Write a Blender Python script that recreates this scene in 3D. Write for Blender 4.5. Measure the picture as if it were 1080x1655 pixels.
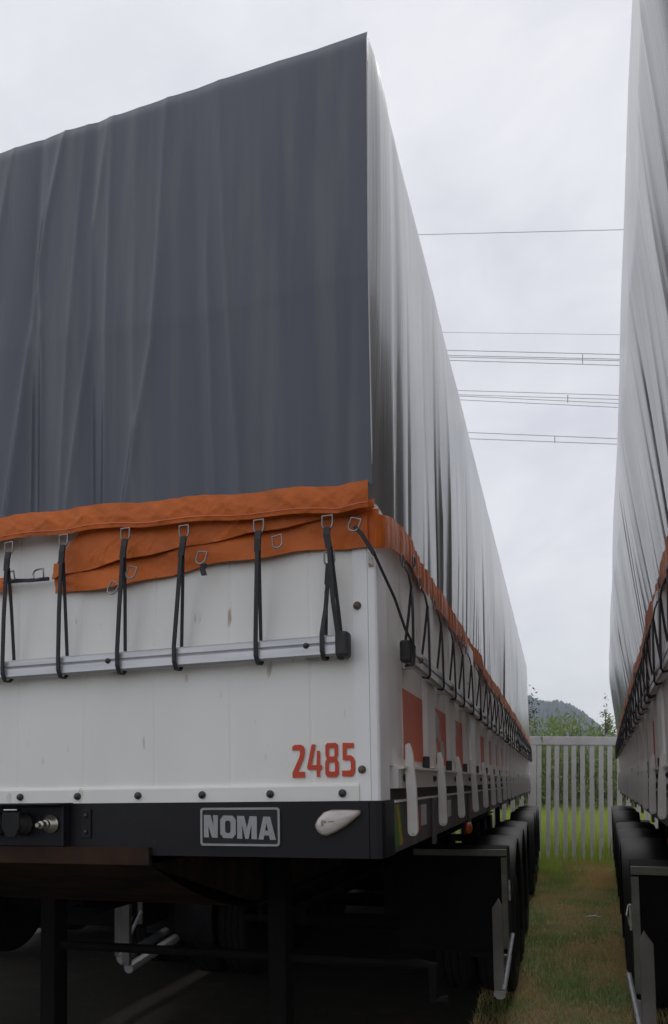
import bpy, bmesh, math, random
import numpy as np
from mathutils import Matrix, Vector

for o in list(bpy.data.objects):
    bpy.data.objects.remove(o)
scene = bpy.context.scene
COL = scene.collection
rad = math.radians

# ------------------------------------------------------------------ camera
cam_data = bpy.data.cameras.new('camera')
cam = bpy.data.objects.new('camera', cam_data)
COL.objects.link(cam)
cam_data.sensor_fit = 'HORIZONTAL'
cam_data.sensor_width = 36.0
cam_data.lens = 1163.27 / 1080 * 36.0
cam_data.shift_y = (1200.42 - 827.5) / 1080
cam_data.clip_start = 0.05
cam_data.clip_end = 4000
_r = (0.95576855, 0.29368642, -0.01596151)
_u = (0.03233103, -0.05096788, 0.99817683)
_f = (-0.29233746, 0.95454207, 0.05820868)
CAM = (0.4952155, -2.0913779, 1.75)
cam.matrix_world = Matrix(((_r[0], _u[0], -_f[0], CAM[0]), (_r[1], _u[1], -_f[1], CAM[1]),
                           (_r[2], _u[2], -_f[2], CAM[2]), (0, 0, 0, 1)))
scene.camera = cam

# ------------------------------------------------------------------ sky, sun, exposure
SUN_EL, SUN_AZ = rad(60), rad(5)
world = bpy.data.worlds.new('World')
scene.world = world
world.use_nodes = True
wn, wl = world.node_tree.nodes, world.node_tree.links
wn.clear()
w_out = wn.new('ShaderNodeOutputWorld')
w_bg = wn.new('ShaderNodeBackground')
w_sky = wn.new('ShaderNodeTexSky')
w_sky.sky_type = 'NISHITA'
w_sky.sun_disc = False
w_sky.sun_elevation = SUN_EL
w_sky.sun_rotation = SUN_AZ
w_tc = wn.new('ShaderNodeTexCoord')
w_map = wn.new('ShaderNodeMapping')
w_map.inputs['Scale'].default_value = (1.0, 1.0, 1.9)
w_n = wn.new('ShaderNodeTexNoise')
w_n.inputs['Scale'].default_value = 4.2
w_n.inputs['Detail'].default_value = 7
w_n.inputs['Roughness'].default_value = 0.55
w_n.inputs['Distortion'].default_value = 0.35
w_ramp = wn.new('ShaderNodeValToRGB')
w_ramp.color_ramp.elements[0].position = 0.30
w_ramp.color_ramp.elements[0].color = (5.75, 5.85, 6.4, 1)
w_ramp.color_ramp.elements[1].position = 0.68
w_ramp.color_ramp.elements[1].color = (7.35, 7.4, 7.75, 1)
w_mix = wn.new('ShaderNodeMixRGB')
w_mix.inputs[0].default_value = 0.93
wl.new(w_tc.outputs['Generated'], w_map.inputs['Vector'])
wl.new(w_map.outputs['Vector'], w_n.inputs['Vector'])
wl.new(w_n.outputs['Fac'], w_ramp.inputs['Fac'])
wl.new(w_sky.outputs['Color'], w_mix.inputs[1])
wl.new(w_ramp.outputs['Color'], w_mix.inputs[2])
wl.new(w_mix.outputs['Color'], w_bg.inputs['Color'])
w_bg.inputs['Strength'].default_value = 0.125
wl.new(w_bg.outputs['Background'], w_out.inputs['Surface'])

sun_data = bpy.data.lights.new('sun', 'SUN')
sun_data.energy = 1.5
sun_data.angle = rad(25)
sun_data.color = (1.0, 0.97, 0.92)
sun = bpy.data.objects.new('sun', sun_data)
COL.objects.link(sun)
# sun stands high beyond the gap, veiled by cloud
_sd = Vector((math.sin(SUN_AZ) * math.cos(SUN_EL), math.cos(SUN_AZ) * math.cos(SUN_EL), math.sin(SUN_EL)))
sun.rotation_euler = _sd.to_track_quat('Z', 'Y').to_euler()

vs = scene.view_settings
vs.view_transform = 'Standard'
vs.look = 'None'
vs.exposure = 0.0
vs.gamma = 1.0
vs.use_curve_mapping = False


# ------------------------------------------------------------------ materials
def nmat(name, c1, c2=None, rough=0.5, scale=6.0, stretch=(1, 1, 1), metal=0.0, bump=0.0, bscale=40.0, spec=0.5,
         lo=0.35, hi=0.65, spots=None, spot_scale=14.0, spot_lo=0.62, spot_hi=0.7, spot_stretch=(1, 1, 1),
         rvar=0.0, island=None, trans=0.0, coat=0.0, bstretch=(1, 1, 1)):
    m = bpy.data.materials.new(name)
    m.use_nodes = True
    nt = m.node_tree
    N, K = nt.nodes, nt.links
    b = N['Principled BSDF']
    b.inputs['Roughness'].default_value = rough
    b.inputs['Metallic'].default_value = metal
    b.inputs['Specular IOR Level'].default_value = spec
    if coat:
        b.inputs['Coat Weight'].default_value = coat
        b.inputs['Coat Roughness'].default_value = 0.15
    tc = N.new('ShaderNodeTexCoord')

    def noise(sc, st, det=5):
        mp = N.new('ShaderNodeMapping')
        mp.inputs['Scale'].default_value = st
        K.new(tc.outputs['Object'], mp.inputs['Vector'])
        n = N.new('ShaderNodeTexNoise')
        n.inputs['Scale'].default_value = sc
        n.inputs['Detail'].default_value = det
        K.new(mp.outputs['Vector'], n.inputs['Vector'])
        return n
    c2 = c2 or tuple(x * 0.8 for x in c1)
    n = noise(scale, stretch)
    r = N.new('ShaderNodeValToRGB')
    r.color_ramp.elements[0].position = lo
    r.color_ramp.elements[0].color = (*c1, 1)
    r.color_ramp.elements[1].position = hi
    r.color_ramp.elements[1].color = (*c2, 1)
    K.new(n.outputs['Fac'], r.inputs['Fac'])
    col = r.outputs['Color']
    if spots:
        n2 = noise(spot_scale, spot_stretch, 8)
        r2 = N.new('ShaderNodeValToRGB')
        r2.color_ramp.elements[0].position = spot_lo
        r2.color_ramp.elements[0].color = (0, 0, 0, 1)
        r2.color_ramp.elements[1].position = spot_hi
        r2.color_ramp.elements[1].color = (1, 1, 1, 1)
        K.new(n2.outputs['Fac'], r2.inputs['Fac'])
        mx = N.new('ShaderNodeMixRGB')
        mx.inputs[2].default_value = (*spots, 1)
        K.new(r2.outputs['Color'], mx.inputs[0])
        K.new(col, mx.inputs[1])
        col = mx.outputs['Color']
    if island:
        g = N.new('ShaderNodeNewGeometry')
        r3 = N.new('ShaderNodeValToRGB')
        els = r3.color_ramp.elements
        for i, c in enumerate(island):
            e = els[i] if i < 2 else els.new(i / (len(island) - 1))
            e.color = (*c, 1)
        for i, e in enumerate(els):
            e.position = i / (len(island) - 1)
        K.new(g.outputs['Random Per Island'], r3.inputs['Fac'])
        mx = N.new('ShaderNodeMixRGB')
        mx.inputs[0].default_value = 0.45
        K.new(col, mx.inputs[1])
        K.new(r3.outputs['Color'], mx.inputs[2])
        col = mx.outputs['Color']
    K.new(col, b.inputs['Base Color'])
    if rvar:
        mr = N.new('ShaderNodeMapRange')
        mr.inputs['To Min'].default_value = max(0.02, rough - rvar)
        mr.inputs['To Max'].default_value = rough + rvar
        K.new(n.outputs['Fac'], mr.inputs['Value'])
        K.new(mr.outputs['Result'], b.inputs['Roughness'])
    if bump:
        n3 = noise(bscale, bstretch, 4)
        bp = N.new('ShaderNodeBump')
        bp.inputs['Strength'].default_value = bump
        bp.inputs['Distance'].default_value = 0.01
        K.new(n3.outputs['Fac'], bp.inputs['Height'])
        K.new(bp.outputs['Normal'], b.inputs['Normal'])
    if trans:
        t = N.new('ShaderNodeBsdfTranslucent')
        K.new(col, t.inputs['Color'])
        ms = N.new('ShaderNodeMixShader')
        ms.inputs[0].default_value = trans
        K.new(b.outputs[0], ms.inputs[1])
        K.new(t.outputs[0], ms.inputs[2])
        K.new(ms.outputs[0], N['Material Output'].inputs['Surface'])
    return m


M = {}
M['white'] = nmat('white_painted_steel', (0.87, 0.865, 0.835), (0.80, 0.795, 0.76), 0.42, 2.2, (1, 1, .6), bump=0.05, bscale=3,
                  spots=(0.46, 0.38, 0.29), spot_scale=24, spot_lo=0.655, spot_hi=0.74, spot_stretch=(1, 1, .28))
M['white_b'] = nmat('white_board_paint', (0.86, 0.835, 0.81), (0.76, 0.735, 0.71), 0.45, 3.0, (1, 1, .25), bump=0.05, bscale=6,
                    spots=(0.30, 0.25, 0.2), spot_scale=12, spot_lo=0.64, spot_hi=0.8, spot_stretch=(1, 1, .3))
M['post'] = nmat('white_corner_post', (0.90, 0.90, 0.91), (0.84, 0.84, 0.85), 0.35, 3, (1, 1, .4),
                 spots=(0.28, 0.2, 0.16), spot_scale=38, spot_lo=0.72, spot_hi=0.76)
M['lever'] = nmat('white_lever_paint', (0.78, 0.77, 0.75), (0.66, 0.64, 0.61), 0.4, 9,
                  spots=(0.2, 0.13, 0.09), spot_scale=30, spot_lo=0.70, spot_hi=0.75)
M['alu'] = nmat('brushed_aluminium', (0.62, 0.63, 0.65), (0.5, 0.51, 0.53), 0.38, 5, (1, 1, 8), metal=0.55,
                spots=(0.3, 0.27, 0.24), spot_scale=12, spot_lo=0.66, spot_hi=0.8)
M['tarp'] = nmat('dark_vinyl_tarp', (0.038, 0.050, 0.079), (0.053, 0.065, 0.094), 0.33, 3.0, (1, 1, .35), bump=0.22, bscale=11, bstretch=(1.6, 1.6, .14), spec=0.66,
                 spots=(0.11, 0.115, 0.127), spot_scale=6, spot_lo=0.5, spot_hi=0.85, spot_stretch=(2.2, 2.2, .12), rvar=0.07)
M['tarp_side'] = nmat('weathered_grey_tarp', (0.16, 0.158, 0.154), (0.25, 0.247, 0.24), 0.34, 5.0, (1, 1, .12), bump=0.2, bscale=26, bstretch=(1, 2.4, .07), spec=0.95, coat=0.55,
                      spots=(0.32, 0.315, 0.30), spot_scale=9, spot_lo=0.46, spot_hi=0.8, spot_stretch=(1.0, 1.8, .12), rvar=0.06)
M['orange'] = nmat('orange_vinyl_band', (0.68, 0.16, 0.022), (0.55, 0.125, 0.019), 0.45, 7, spec=0.3, bump=0.3, bscale=45,
                   spots=(0.42, 0.125, 0.035), spot_scale=9, spot_lo=0.58, spot_hi=0.8)
M['strap'] = nmat('black_webbing', (0.022, 0.022, 0.026), (0.03, 0.03, 0.034), 0.65, 60)
M['rubber'] = nmat('black_rubber', (0.022, 0.022, 0.023), (0.035, 0.034, 0.033), 0.6, 10, bump=0.2, bscale=30)
M['tyre'] = nmat('tyre_rubber', (0.010, 0.010, 0.011), (0.018, 0.017, 0.015), 0.7, 7, spec=0.2, bump=0.2, bscale=30)
M['mudguard'] = nmat('black_plastic', (0.010, 0.0105, 0.012), (0.016, 0.016, 0.018), 0.55, 5, spec=0.22, spots=(0.03, 0.029, 0.026), spot_scale=9,
                     spot_lo=0.6, spot_hi=0.8)
M['black'] = nmat('black_chassis_paint', (0.010, 0.010, 0.0135), (0.014, 0.014, 0.018), 0.5, 5, spec=0.28, bump=0.04, bscale=20,
                  spots=(0.035, 0.032, 0.03), spot_scale=30, spot_lo=0.70, spot_hi=0.76)
M['under'] = nmat('matte_black_underbody', (0.006, 0.006, 0.007), (0.011, 0.010, 0.010), 0.85, 5, spec=0.12)
M['rust'] = nmat('rusty_black_plate', (0.014, 0.013, 0.013), (0.05, 0.026, 0.016), 0.8, 5, (1, 2.5, 1), bump=0.3, bscale=30, spec=0.15)
M['skirt'] = nmat('dusty_grey_skirt', (0.13, 0.125, 0.13), (0.07, 0.07, 0.075), 0.5, 4, (1, 1, .4),
                  spots=(0.23, 0.20, 0.17), spot_scale=9, spot_lo=0.55, spot_hi=0.8, spot_stretch=(1, 1, .3))
M['brown'] = nmat('brown_wood_edge', (0.10, 0.07, 0.05), (0.05, 0.037, 0.03), 0.7, 8, (1, .2, 1))
M['ring'] = nmat('worn_steel', (0.38, 0.38, 0.39), (0.22, 0.21, 0.21), 0.38, 30, metal=0.8)
M['chrome'] = nmat('polished_steel', (0.6, 0.6, 0.6), (0.45, 0.45, 0.45), 0.2, 30, metal=1.0)
M['brass'] = nmat('zinc_plated_steel', (0.55, 0.52, 0.42), (0.4, 0.38, 0.33), 0.3, 30, metal=0.8)
M['bolt'] = nmat('black_bolt_head', (0.03, 0.03, 0.033), (0.05, 0.045, 0.045), 0.5, 60)
M['bolt_rust'] = nmat('rusty_bolt_head', (0.16, 0.11, 0.08), (0.08, 0.06, 0.05), 0.6, 90)
M['red'] = nmat('red_orange_numerals', (0.62, 0.065, 0.018), (0.56, 0.055, 0.016), 0.45, 12)
M['decal'] = nmat('faded_red_decal', (0.84, 0.20, 0.105), (0.70, 0.155, 0.085), 0.5, 4, (1, 1, .4),
                  spots=(0.5, 0.27, 0.22), spot_scale=6, spot_lo=0.55, spot_hi=0.85, spot_stretch=(1, 1.5, .3))
M['decal_pale'] = nmat('bleached_red_decal', (0.72, 0.42, 0.36), (0.66, 0.30, 0.24), 0.5, 4, (1, 1, .4))
M['logo'] = nmat('logo_pale_grey', (0.58, 0.56, 0.56), (0.5, 0.47, 0.47), 0.45, 12)
M['badge'] = nmat('badge_grey', (0.36, 0.365, 0.38), (0.31, 0.315, 0.33), 0.4, 14)
M['badge_back'] = nmat('badge_black', (0.008, 0.008, 0.009), None, 0.4, 14)
M['lens'] = nmat('clear_lamp_lens', (0.66, 0.63, 0.60), (0.5, 0.46, 0.43), 0.18, 18, (1, 1, 3), coat=0.4)
M['lens_rim'] = nmat('yellowed_lens_rim', (0.33, 0.26, 0.20), (0.22, 0.17, 0.13), 0.35, 18)
M['amber'] = nmat('amber_lens', (0.55, 0.13, 0.02), (0.45, 0.09, 0.015), 0.2, 20, coat=0.3)
M['tape_red'] = nmat('red_reflector', (0.38, 0.035, 0.03), (0.3, 0.03, 0.03), 0.35, 30)
M['tape_white'] = nmat('white_reflector', (0.52, 0.52, 0.54), (0.42, 0.42, 0.45), 0.3, 50)
M['green'] = nmat('green_sticker', (0.06, 0.2, 0.05), (0.08, 0.22, 0.07), 0.45, 9)
M['yellow'] = nmat('yellow_sticker', (0.5, 0.33, 0.04), (0.4, 0.26, 0.05), 0.45, 9)
M['paper'] = nmat('worn_paper_label', (0.6, 0.58, 0.56), (0.3, 0.2, 0.16), 0.7, 70, lo=0.5, hi=0.62)
M['olive'] = nmat('dusty_olive_trim', (0.20, 0.20, 0.16), (0.14, 0.14, 0.11), 0.5, 9)
M['cream'] = nmat('dusty_white_guard', (0.20, 0.19, 0.175), (0.14, 0.13, 0.12), 0.6, 7)
M['rim'] = nmat('grey_wheel_rim', (0.3, 0.3, 0.31), (0.2, 0.19, 0.18), 0.45, 7)
M['concrete'] = nmat('fence_concrete', (0.76, 0.735, 0.735), (0.66, 0.635, 0.63), 0.85, 5, bump=0.3, bscale=50,
                     spots=(0.2, 0.18, 0.16), spot_scale=11, spot_lo=0.64, spot_hi=0.75, spot_stretch=(1, 1, .4))
M['wire'] = nmat('aluminium_cable', (0.42, 0.42, 0.43), None, 0.6, 1)
M['soil'] = nmat('earth_with_trailer_shade', (0.042, 0.034, 0.024), (0.030, 0.028, 0.018), 0.95, 1.3, bump=0.5, bscale=25, lo=0.4, hi=0.62,  # near-black tone paints in the shade under the trailers
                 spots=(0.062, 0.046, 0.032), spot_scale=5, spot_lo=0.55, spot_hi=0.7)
M['thatch'] = nmat('dry_grass_thatch', (0.18, 0.13, 0.072), (0.085, 0.125, 0.042), 0.95, 1.2, bump=0.7, bscale=60, lo=0.42, hi=0.58,
                   spots=(0.22, 0.13, 0.09), spot_scale=3.1, spot_lo=0.58, spot_hi=0.7)
M['grass'] = nmat('short_dry_grass', (0.60, 0.42, 0.20), (0.17, 0.33, 0.06), 0.7, 1.3, lo=0.46, hi=0.56, trans=0.25,
                  island=[(0.60, 0.46, 0.23), (0.38, 0.29, 0.14), (0.24, 0.32, 0.08), (0.46, 0.36, 0.17)])
M['tall'] = nmat('tall_green_grass', (0.42, 0.49, 0.07), (0.28, 0.41, 0.06), 0.6, 0.8, trans=0.45,
                 island=[(0.25, 0.36, 0.05), (0.42, 0.44, 0.10), (0.17, 0.29, 0.04), (0.36, 0.42, 0.07)])
M['shrub'] = nmat('shrub_leaves', (0.22, 0.28, 0.09), (0.14, 0.21, 0.065), 0.55, 0.6, trans=0.3,
                  island=[(0.11, 0.17, 0.05), (0.27, 0.31, 0.11), (0.07, 0.12, 0.04), (0.18, 0.24, 0.08)])
M['leaf_dark'] = nmat('dark_tree_leaves', (0.03, 0.05, 0.025), (0.045, 0.065, 0.03), 0.6, 0.6,
                      island=[(0.03, 0.05, 0.025), (0.05, 0.07, 0.035), (0.025, 0.04, 0.02)])
M['bark'] = nmat('tree_bark', (0.09, 0.075, 0.06), (0.05, 0.042, 0.035), 0.9, 8, (1, 1, .2))
M['hill'] = nmat('haze_tinted_hill', (0.012, 0.040, 0.068), (0.008, 0.030, 0.055), 0.95, 0.12, lo=0.4, hi=0.6)  # blue of the far haze is mixed into the forest colour


# ------------------------------------------------------------------ mesh helpers
class MB:
    def __init__(s):
        s.v, s.f = [], []

    def add(s, vs_, fs):
        k = len(s.v)
        s.v += [tuple(p) for p in vs_]
        s.f += [tuple(i + k for i in f) for f in fs]
        return s

    def box(s, x0, x1, y0, y1, z0, z1):
        return s.add([(x0, y0, z0), (x1, y0, z0), (x1, y1, z0), (x0, y1, z0), (x0, y0, z1), (x1, y0, z1), (x1, y1, z1), (x0, y1, z1)],
                     [(0, 3, 2, 1), (4, 5, 6, 7), (0, 1, 5, 4), (1, 2, 6, 5), (2, 3, 7, 6), (3, 0, 4, 7)])

    def prism(s, pts, axis, a, b):
        """outline pts (2-D, any order) extruded along axis from a to b"""
        def P(p, t):
            return {'x': (t, p[0], p[1]), 'y': (p[0], t, p[1]), 'z': (p[0], p[1], t)}[axis]
        n = len(pts)
        return s.add([P(p, a) for p in pts] + [P(p, b) for p in pts],
                     [tuple(range(n)), tuple(range(2 * n - 1, n - 1, -1))] + [(i, i + n, (i + 1) % n + n, (i + 1) % n) for i in range(n)])

    def tube(s, pts, r, n=8, closed=False, caps=True):
        pts = [Vector(p) for p in pts]
        rings = []
        m = len(pts)
        ref = None
        for i, p in enumerate(pts):
            a = pts[(i - 1) % m] if (closed or i > 0) else p
            b = pts[(i + 1) % m] if (closed or i < m - 1) else p
            t = (b - a).normalized()
            if ref is None:
                ref = Vector((0, 0, 1)) if abs(t.z) < .9 else Vector((1, 0, 0))
            ux = t.cross(ref).normalized()
            uy = ux.cross(t).normalized()
            ref = uy
            rr = r[i] if isinstance(r, (list, tuple)) else r
            rings.append([p + ux * math.cos(2 * math.pi * k / n) * rr + uy * math.sin(2 * math.pi * k / n) * rr for k in range(n)])
        fs = []
        for i in range(m if closed else m - 1):
            j = (i + 1) % m
            for k in range(n):
                fs.append((i * n + k, i * n + (k + 1) % n, j * n + (k + 1) % n, j * n + k))
        if caps and not closed:
            fs.append(tuple(range(n - 1, -1, -1)))
            fs.append(tuple((m - 1) * n + k for k in range(n)))
        return s.add([q for rg in rings for q in rg], fs)

    def ribbon(s, pts, wdir, w, th):
        """flat strap along pts: width w along wdir, thickness th"""
        pts = [Vector(p) for p in pts]
        wd = Vector(wdir).normalized()
        m = len(pts)
        V, F = [], []
        for i, p in enumerate(pts):
            t = (pts[min(i + 1, m - 1)] - pts[max(i - 1, 0)]).normalized()
            nn = t.cross(wd).normalized()
            for a, b in ((-1, -1), (1, -1), (1, 1), (-1, 1)):
                V.append(p + wd * w / 2 * a + nn * th / 2 * b)
        for i in range(m - 1):
            for k in range(4):
                F.append((i * 4 + k, i * 4 + (k + 1) % 4, i * 4 + 4 + (k + 1) % 4, i * 4 + 4 + k))
        F += [(3, 2, 1, 0), tuple((m - 1) * 4 + k for k in range(4))]
        return s.add(V, F)

    def lathe(s, prof, axis='x', n=32, c=(0, 0, 0)):
        """prof: (t along axis, radius)"""
        V, F = [], []
        for t, r in prof:
            for k in range(n):
                a = 2 * math.pi * k / n
                ca, sa = math.cos(a) * r, math.sin(a) * r
                V.append({'x': (c[0] + t, c[1] + ca, c[2] + sa), 'y': (c[0] + ca, c[1] + t, c[2] + sa), 'z': (c[0] + ca, c[1] + sa, c[2] + t)}[axis])
        for i in range(len(prof) - 1):
            for k in range(n):
                F.append((i * n + k, i * n + (k + 1) % n, (i + 1) * n + (k + 1) % n, (i + 1) * n + k))
        F.append(tuple(range(n)))
        F.append(tuple((len(prof) - 1) * n + k for k in range(n)))
        return s.add(V, F)

    def grid(s, fn, nu, nv):
        V = [fn(i / (nu - 1), j / (nv - 1)) for i in range(nu) for j in range(nv)]
        F = [(i * nv + j, (i + 1) * nv + j, (i + 1) * nv + j + 1, i * nv + j + 1) for i in range(nu - 1) for j in range(nv - 1)]
        return s.add(V, F)

    def mesh(s, name, mat, bevel=0.0, smooth=False, normals=True):
        me = bpy.data.meshes.new(name)
        me.from_pydata(s.v, [], s.f)
        bm = bmesh.new()
        bm.from_mesh(me)
        if normals:
            bmesh.ops.recalc_face_normals(bm, faces=bm.faces)
        if bevel:
            es = [e for e in bm.edges if len(e.link_faces) == 2 and e.calc_face_angle(0) > .5]
            bmesh.ops.bevel(bm, geom=es, offset=bevel, segments=2, profile=.5, affect='EDGES')
        if smooth:
            for f in bm.faces:
                f.smooth = True
        bm.to_mesh(me)
        bm.free()
        me.materials.append(mat if not isinstance(mat, str) else M[mat])
        if smooth == 'auto':
            try:
                me.set_sharp_from_angle(angle=rad(38))
            except Exception:
                pass
        return me


def obj(name, me, parent=None, loc=(0, 0, 0), rot=(0, 0, 0), label=None, scale=None):
    o = bpy.data.objects.new(name, me)
    COL.objects.link(o)
    o.location = loc
    o.rotation_euler = rot
    if scale:
        o.scale = scale
    if parent:
        o.parent = parent
    if label:
        o['label'] = label
    return o


def tag(o, label=None, cat=None, group=None, kind=None):
    for k, v in (('label', label), ('category', cat), ('group', group), ('kind', kind)):
        if v:
            o[k] = v
    return o


def flat_letters(name, loops, mat, thick, rot=True):
    """closed outlines (x,z) filled with holes, standing in the xz plane, raised towards -y"""
    cu = bpy.data.curves.new(name, 'CURVE')
    cu.dimensions = '2D'
    cu.fill_mode = 'BOTH'
    cu.extrude = thick / 2
    for lp in loops:
        sp = cu.splines.new('POLY')
        sp.points.add(len(lp) - 1)
        for i, p in enumerate(lp):
            sp.points[i].co = (p[0], p[1], 0, 1)
        sp.use_cyclic_u = True
    tmp = bpy.data.objects.new(name, cu)
    COL.objects.link(tmp)
    bpy.context.view_layer.update()
    me = bpy.data.meshes.new_from_object(tmp.evaluated_get(bpy.context.evaluated_depsgraph_get()))
    bpy.data.objects.remove(tmp)
    if rot:
        me.transform(Matrix.Rotation(math.pi / 2, 4, 'X'))
    me.materials.clear()
    me.materials.append(M[mat])
    return me


def rrect(x0, x1, z0, z1, r, n=4):
    P = []
    for cx, cz, a0 in ((x1 - r, z1 - r, 0), (x0 + r, z1 - r, 90), (x0 + r, z0 + r, 180), (x1 - r, z0 + r, 270)):
        for k in range(n + 1):
            a = rad(a0 + 90 * k / n)
            P.append((cx + r * math.cos(a), cz + r * math.sin(a)))
    return P


def interp(x, xs, ys):
    return float(np.interp(x, xs, ys))


CACHE = {}


def cached(key, fn):
    if key not in CACHE:
        CACHE[key] = fn()
    return CACHE[key]


# ------------------------------------------------------------------ ground
g = MB()
rng = np.random.default_rng(5)
xs = np.concatenate([np.linspace(-740, -12, 12), np.linspace(-8, 10, 46), np.linspace(14, 740, 12)])
ys = np.concatenate([np.linspace(-200, -10, 6), np.linspace(-6, 18, 60), np.linspace(22, 860, 16)])


def gz(x, y):
    near = math.exp(-max(0, abs(x) - 8) ** 2 / 50) * math.exp(-max(0, abs(y - 6) - 12) ** 2 / 80)
    return near * (0.018 * math.sin(x * 2.3 + .7 * y) * math.sin(y * 1.7 + 1) + 0.012 * math.sin(5.1 * x + 3.3 * y)) - 0.01


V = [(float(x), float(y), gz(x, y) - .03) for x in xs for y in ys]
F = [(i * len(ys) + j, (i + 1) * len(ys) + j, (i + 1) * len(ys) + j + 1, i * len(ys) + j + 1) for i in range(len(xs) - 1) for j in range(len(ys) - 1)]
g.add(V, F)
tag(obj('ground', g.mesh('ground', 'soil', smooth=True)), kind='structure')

# strip of dry turf in the gap, ragged edges; the earth beyond is coloured dark as trailer shade
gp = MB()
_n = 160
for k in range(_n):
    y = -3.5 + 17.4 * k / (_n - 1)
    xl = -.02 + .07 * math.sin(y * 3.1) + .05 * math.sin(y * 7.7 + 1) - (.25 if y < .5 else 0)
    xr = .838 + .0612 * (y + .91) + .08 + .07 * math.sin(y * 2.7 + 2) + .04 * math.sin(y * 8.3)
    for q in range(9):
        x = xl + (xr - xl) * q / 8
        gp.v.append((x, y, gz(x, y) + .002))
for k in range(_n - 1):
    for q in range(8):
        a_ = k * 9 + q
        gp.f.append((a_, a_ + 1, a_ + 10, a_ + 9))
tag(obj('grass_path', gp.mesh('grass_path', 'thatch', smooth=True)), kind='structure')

# far forested hill
h = MB()
hx = [-420, -200, -90, -18, -12.6, -6.4, 0, 4.5, 9, 15, 19, 26.4, 31.2, 36, 46, 70, 110, 180, 400]
hz = [40, 66, 84, 79.5, 75, 73.4, 73.6, 74.5, 72, 70.5, 66.5, 62, 56.5, 52, 44, 34, 26, 20, 10]
rng = np.random.default_rng(11)
hxs = np.concatenate([np.arange(-420, -60, 6.0), np.arange(-60, 90, 0.9), np.arange(90, 400, 6.0)])
hys = np.linspace(0, 1, 26)
jit = rng.random((len(hxs), len(hys)))


def hill_fn(i, j):
    x, t = hxs[i], hys[j]
    e = interp(x, hx, hz)
    zz = e * math.sin(min(1, t * 1.25) * math.pi / 2) ** .8 if t < .8 else e * (1 - (t - .8) * 1.2)
    return (float(x), 540 + 150 * t, -2 + zz + (jit[i, j] - .5) * 3.4 * min(1, t * 6))


V = [hill_fn(i, j) for i in range(len(hxs)) for j in range(len(hys))]
F = [(i * len(hys) + j, (i + 1) * len(hys) + j, (i + 1) * len(hys) + j + 1, i * len(hys) + j + 1) for i in range(len(hxs) - 1) for j in range(len(hys) - 1)]
h.add(V, F)
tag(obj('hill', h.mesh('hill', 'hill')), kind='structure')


# ------------------------------------------------------------------ trailer pieces (shared meshes)
L = 13.0          # body length
ZT = 4.127        # tarp top
BAY = 0.635


def ring_mesh(w=0.032, hgt=0.042, r=0.0032):
    pts = [(-w / 2, 0, 0), (w / 2, 0, 0)]
    for k in range(9):
        a = rad(0 - 180 * k / 8)
        pts.append((math.cos(a) * w / 2, 0, -hgt + w / 2 + math.sin(a) * w / 2))
    return MB().tube(pts, r, 6, closed=True).mesh('ring', 'ring', smooth=True)


RING = ring_mesh()
BOLT = MB().lathe([(0, .012), (-.004, .0125), (-.010, .010), (-.013, .005), (-.0135, .001)], 'y', 12).mesh('bolt', 'bolt', smooth=True)
BOLT_R = BOLT.copy()
BOLT_R.materials.clear()
BOLT_R.materials.append(M['bolt_rust'])


def tyre_mesh():
    prof = []
    R, w = 0.52, 0.29
    prof += [(-w / 2 + .03, .30), (-w / 2 + .006, .34), (-w / 2, .40), (-w / 2 + .004, .46), (-w / 2 + .022, .502), (-w / 2 + .04, .514)]
    for k in range(4):
        a = -w / 2 + .055 + k * .06
        prof += [(a, R), (a + .006, R - .014), (a + .016, R - .014), (a + .022, R)]
    prof += [(w / 2 - .04, .514), (w / 2 - .022, .502), (w / 2 - .004, .46), (w / 2, .40), (w / 2 - .006, .34), (w / 2 - .03, .30)]
    return MB().lathe(prof, 'x', 48).mesh('tyre', 'tyre', smooth='auto')


TYRE = tyre_mesh()
RIM = MB().lathe([(-.13, .30), (-.10, .305), (.06, .30), (.09, .29), (.10, .27), (.05, .25), (.03, .16), (.03, .13), (.12, .11), (.13, .09), (.13, .01)], 'x', 32).mesh('rim', 'rim', smooth='auto')


def mudguard_mesh():
    m = MB()
    n = 22
    a0, a1 = rad(-18), rad(198)
    x0, x1, R, lip = -0.33, 0.03, 0.60, 0.03
    V, F = [], []
    sec = [(x0, R - lip), (x0, R), (x0 + .03, R + .012), (-.15, R + .022), (x1 - .03, R + .012), (x1, R), (x1, R - lip),
           (x1 - .006, R - lip), (x1 - .006, R - .006), (-.15, R + .014), (x0 + .006, R - .006), (x0 + .006, R - lip)]
    for i in range(n):
        a = a0 + (a1 - a0) * i / (n - 1)
        for x, r in sec:
            V.append((x, math.cos(a) * r * 0.98, math.sin(a) * r * 1.12))
    k = len(sec)
    for i in range(n - 1):
        for j in range(k):
            F.append((i * k + j, i * k + (j + 1) % k, (i + 1) * k + (j + 1) % k, (i + 1) * k + j))
    F += [tuple(range(k)), tuple((n - 1) * k + j for j in range(k))]
    return m.add(V, F).mesh('mudguard', 'mudguard', smooth='auto')


MUDGUARD = mudguard_mesh()


def lever_mesh():
    """flat bar facing the trailer's front, rounded foot"""
    m = MB()
    pts = [(0.022, .30), (.036, .305), (.046, .27), (.058, .15)]
    for k in range(7):
        a = rad(0 - 180 * k / 6)
        pts.append((.043 + .017 * math.cos(a) + .003, .017 + .017 * math.sin(a)))
    pts += [(.027, .12), (.022, .2)]
    return m.prism(pts, 'y', -.011, .011).mesh('lever', 'lever', bevel=.002)


LEVER = lever_mesh()


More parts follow.
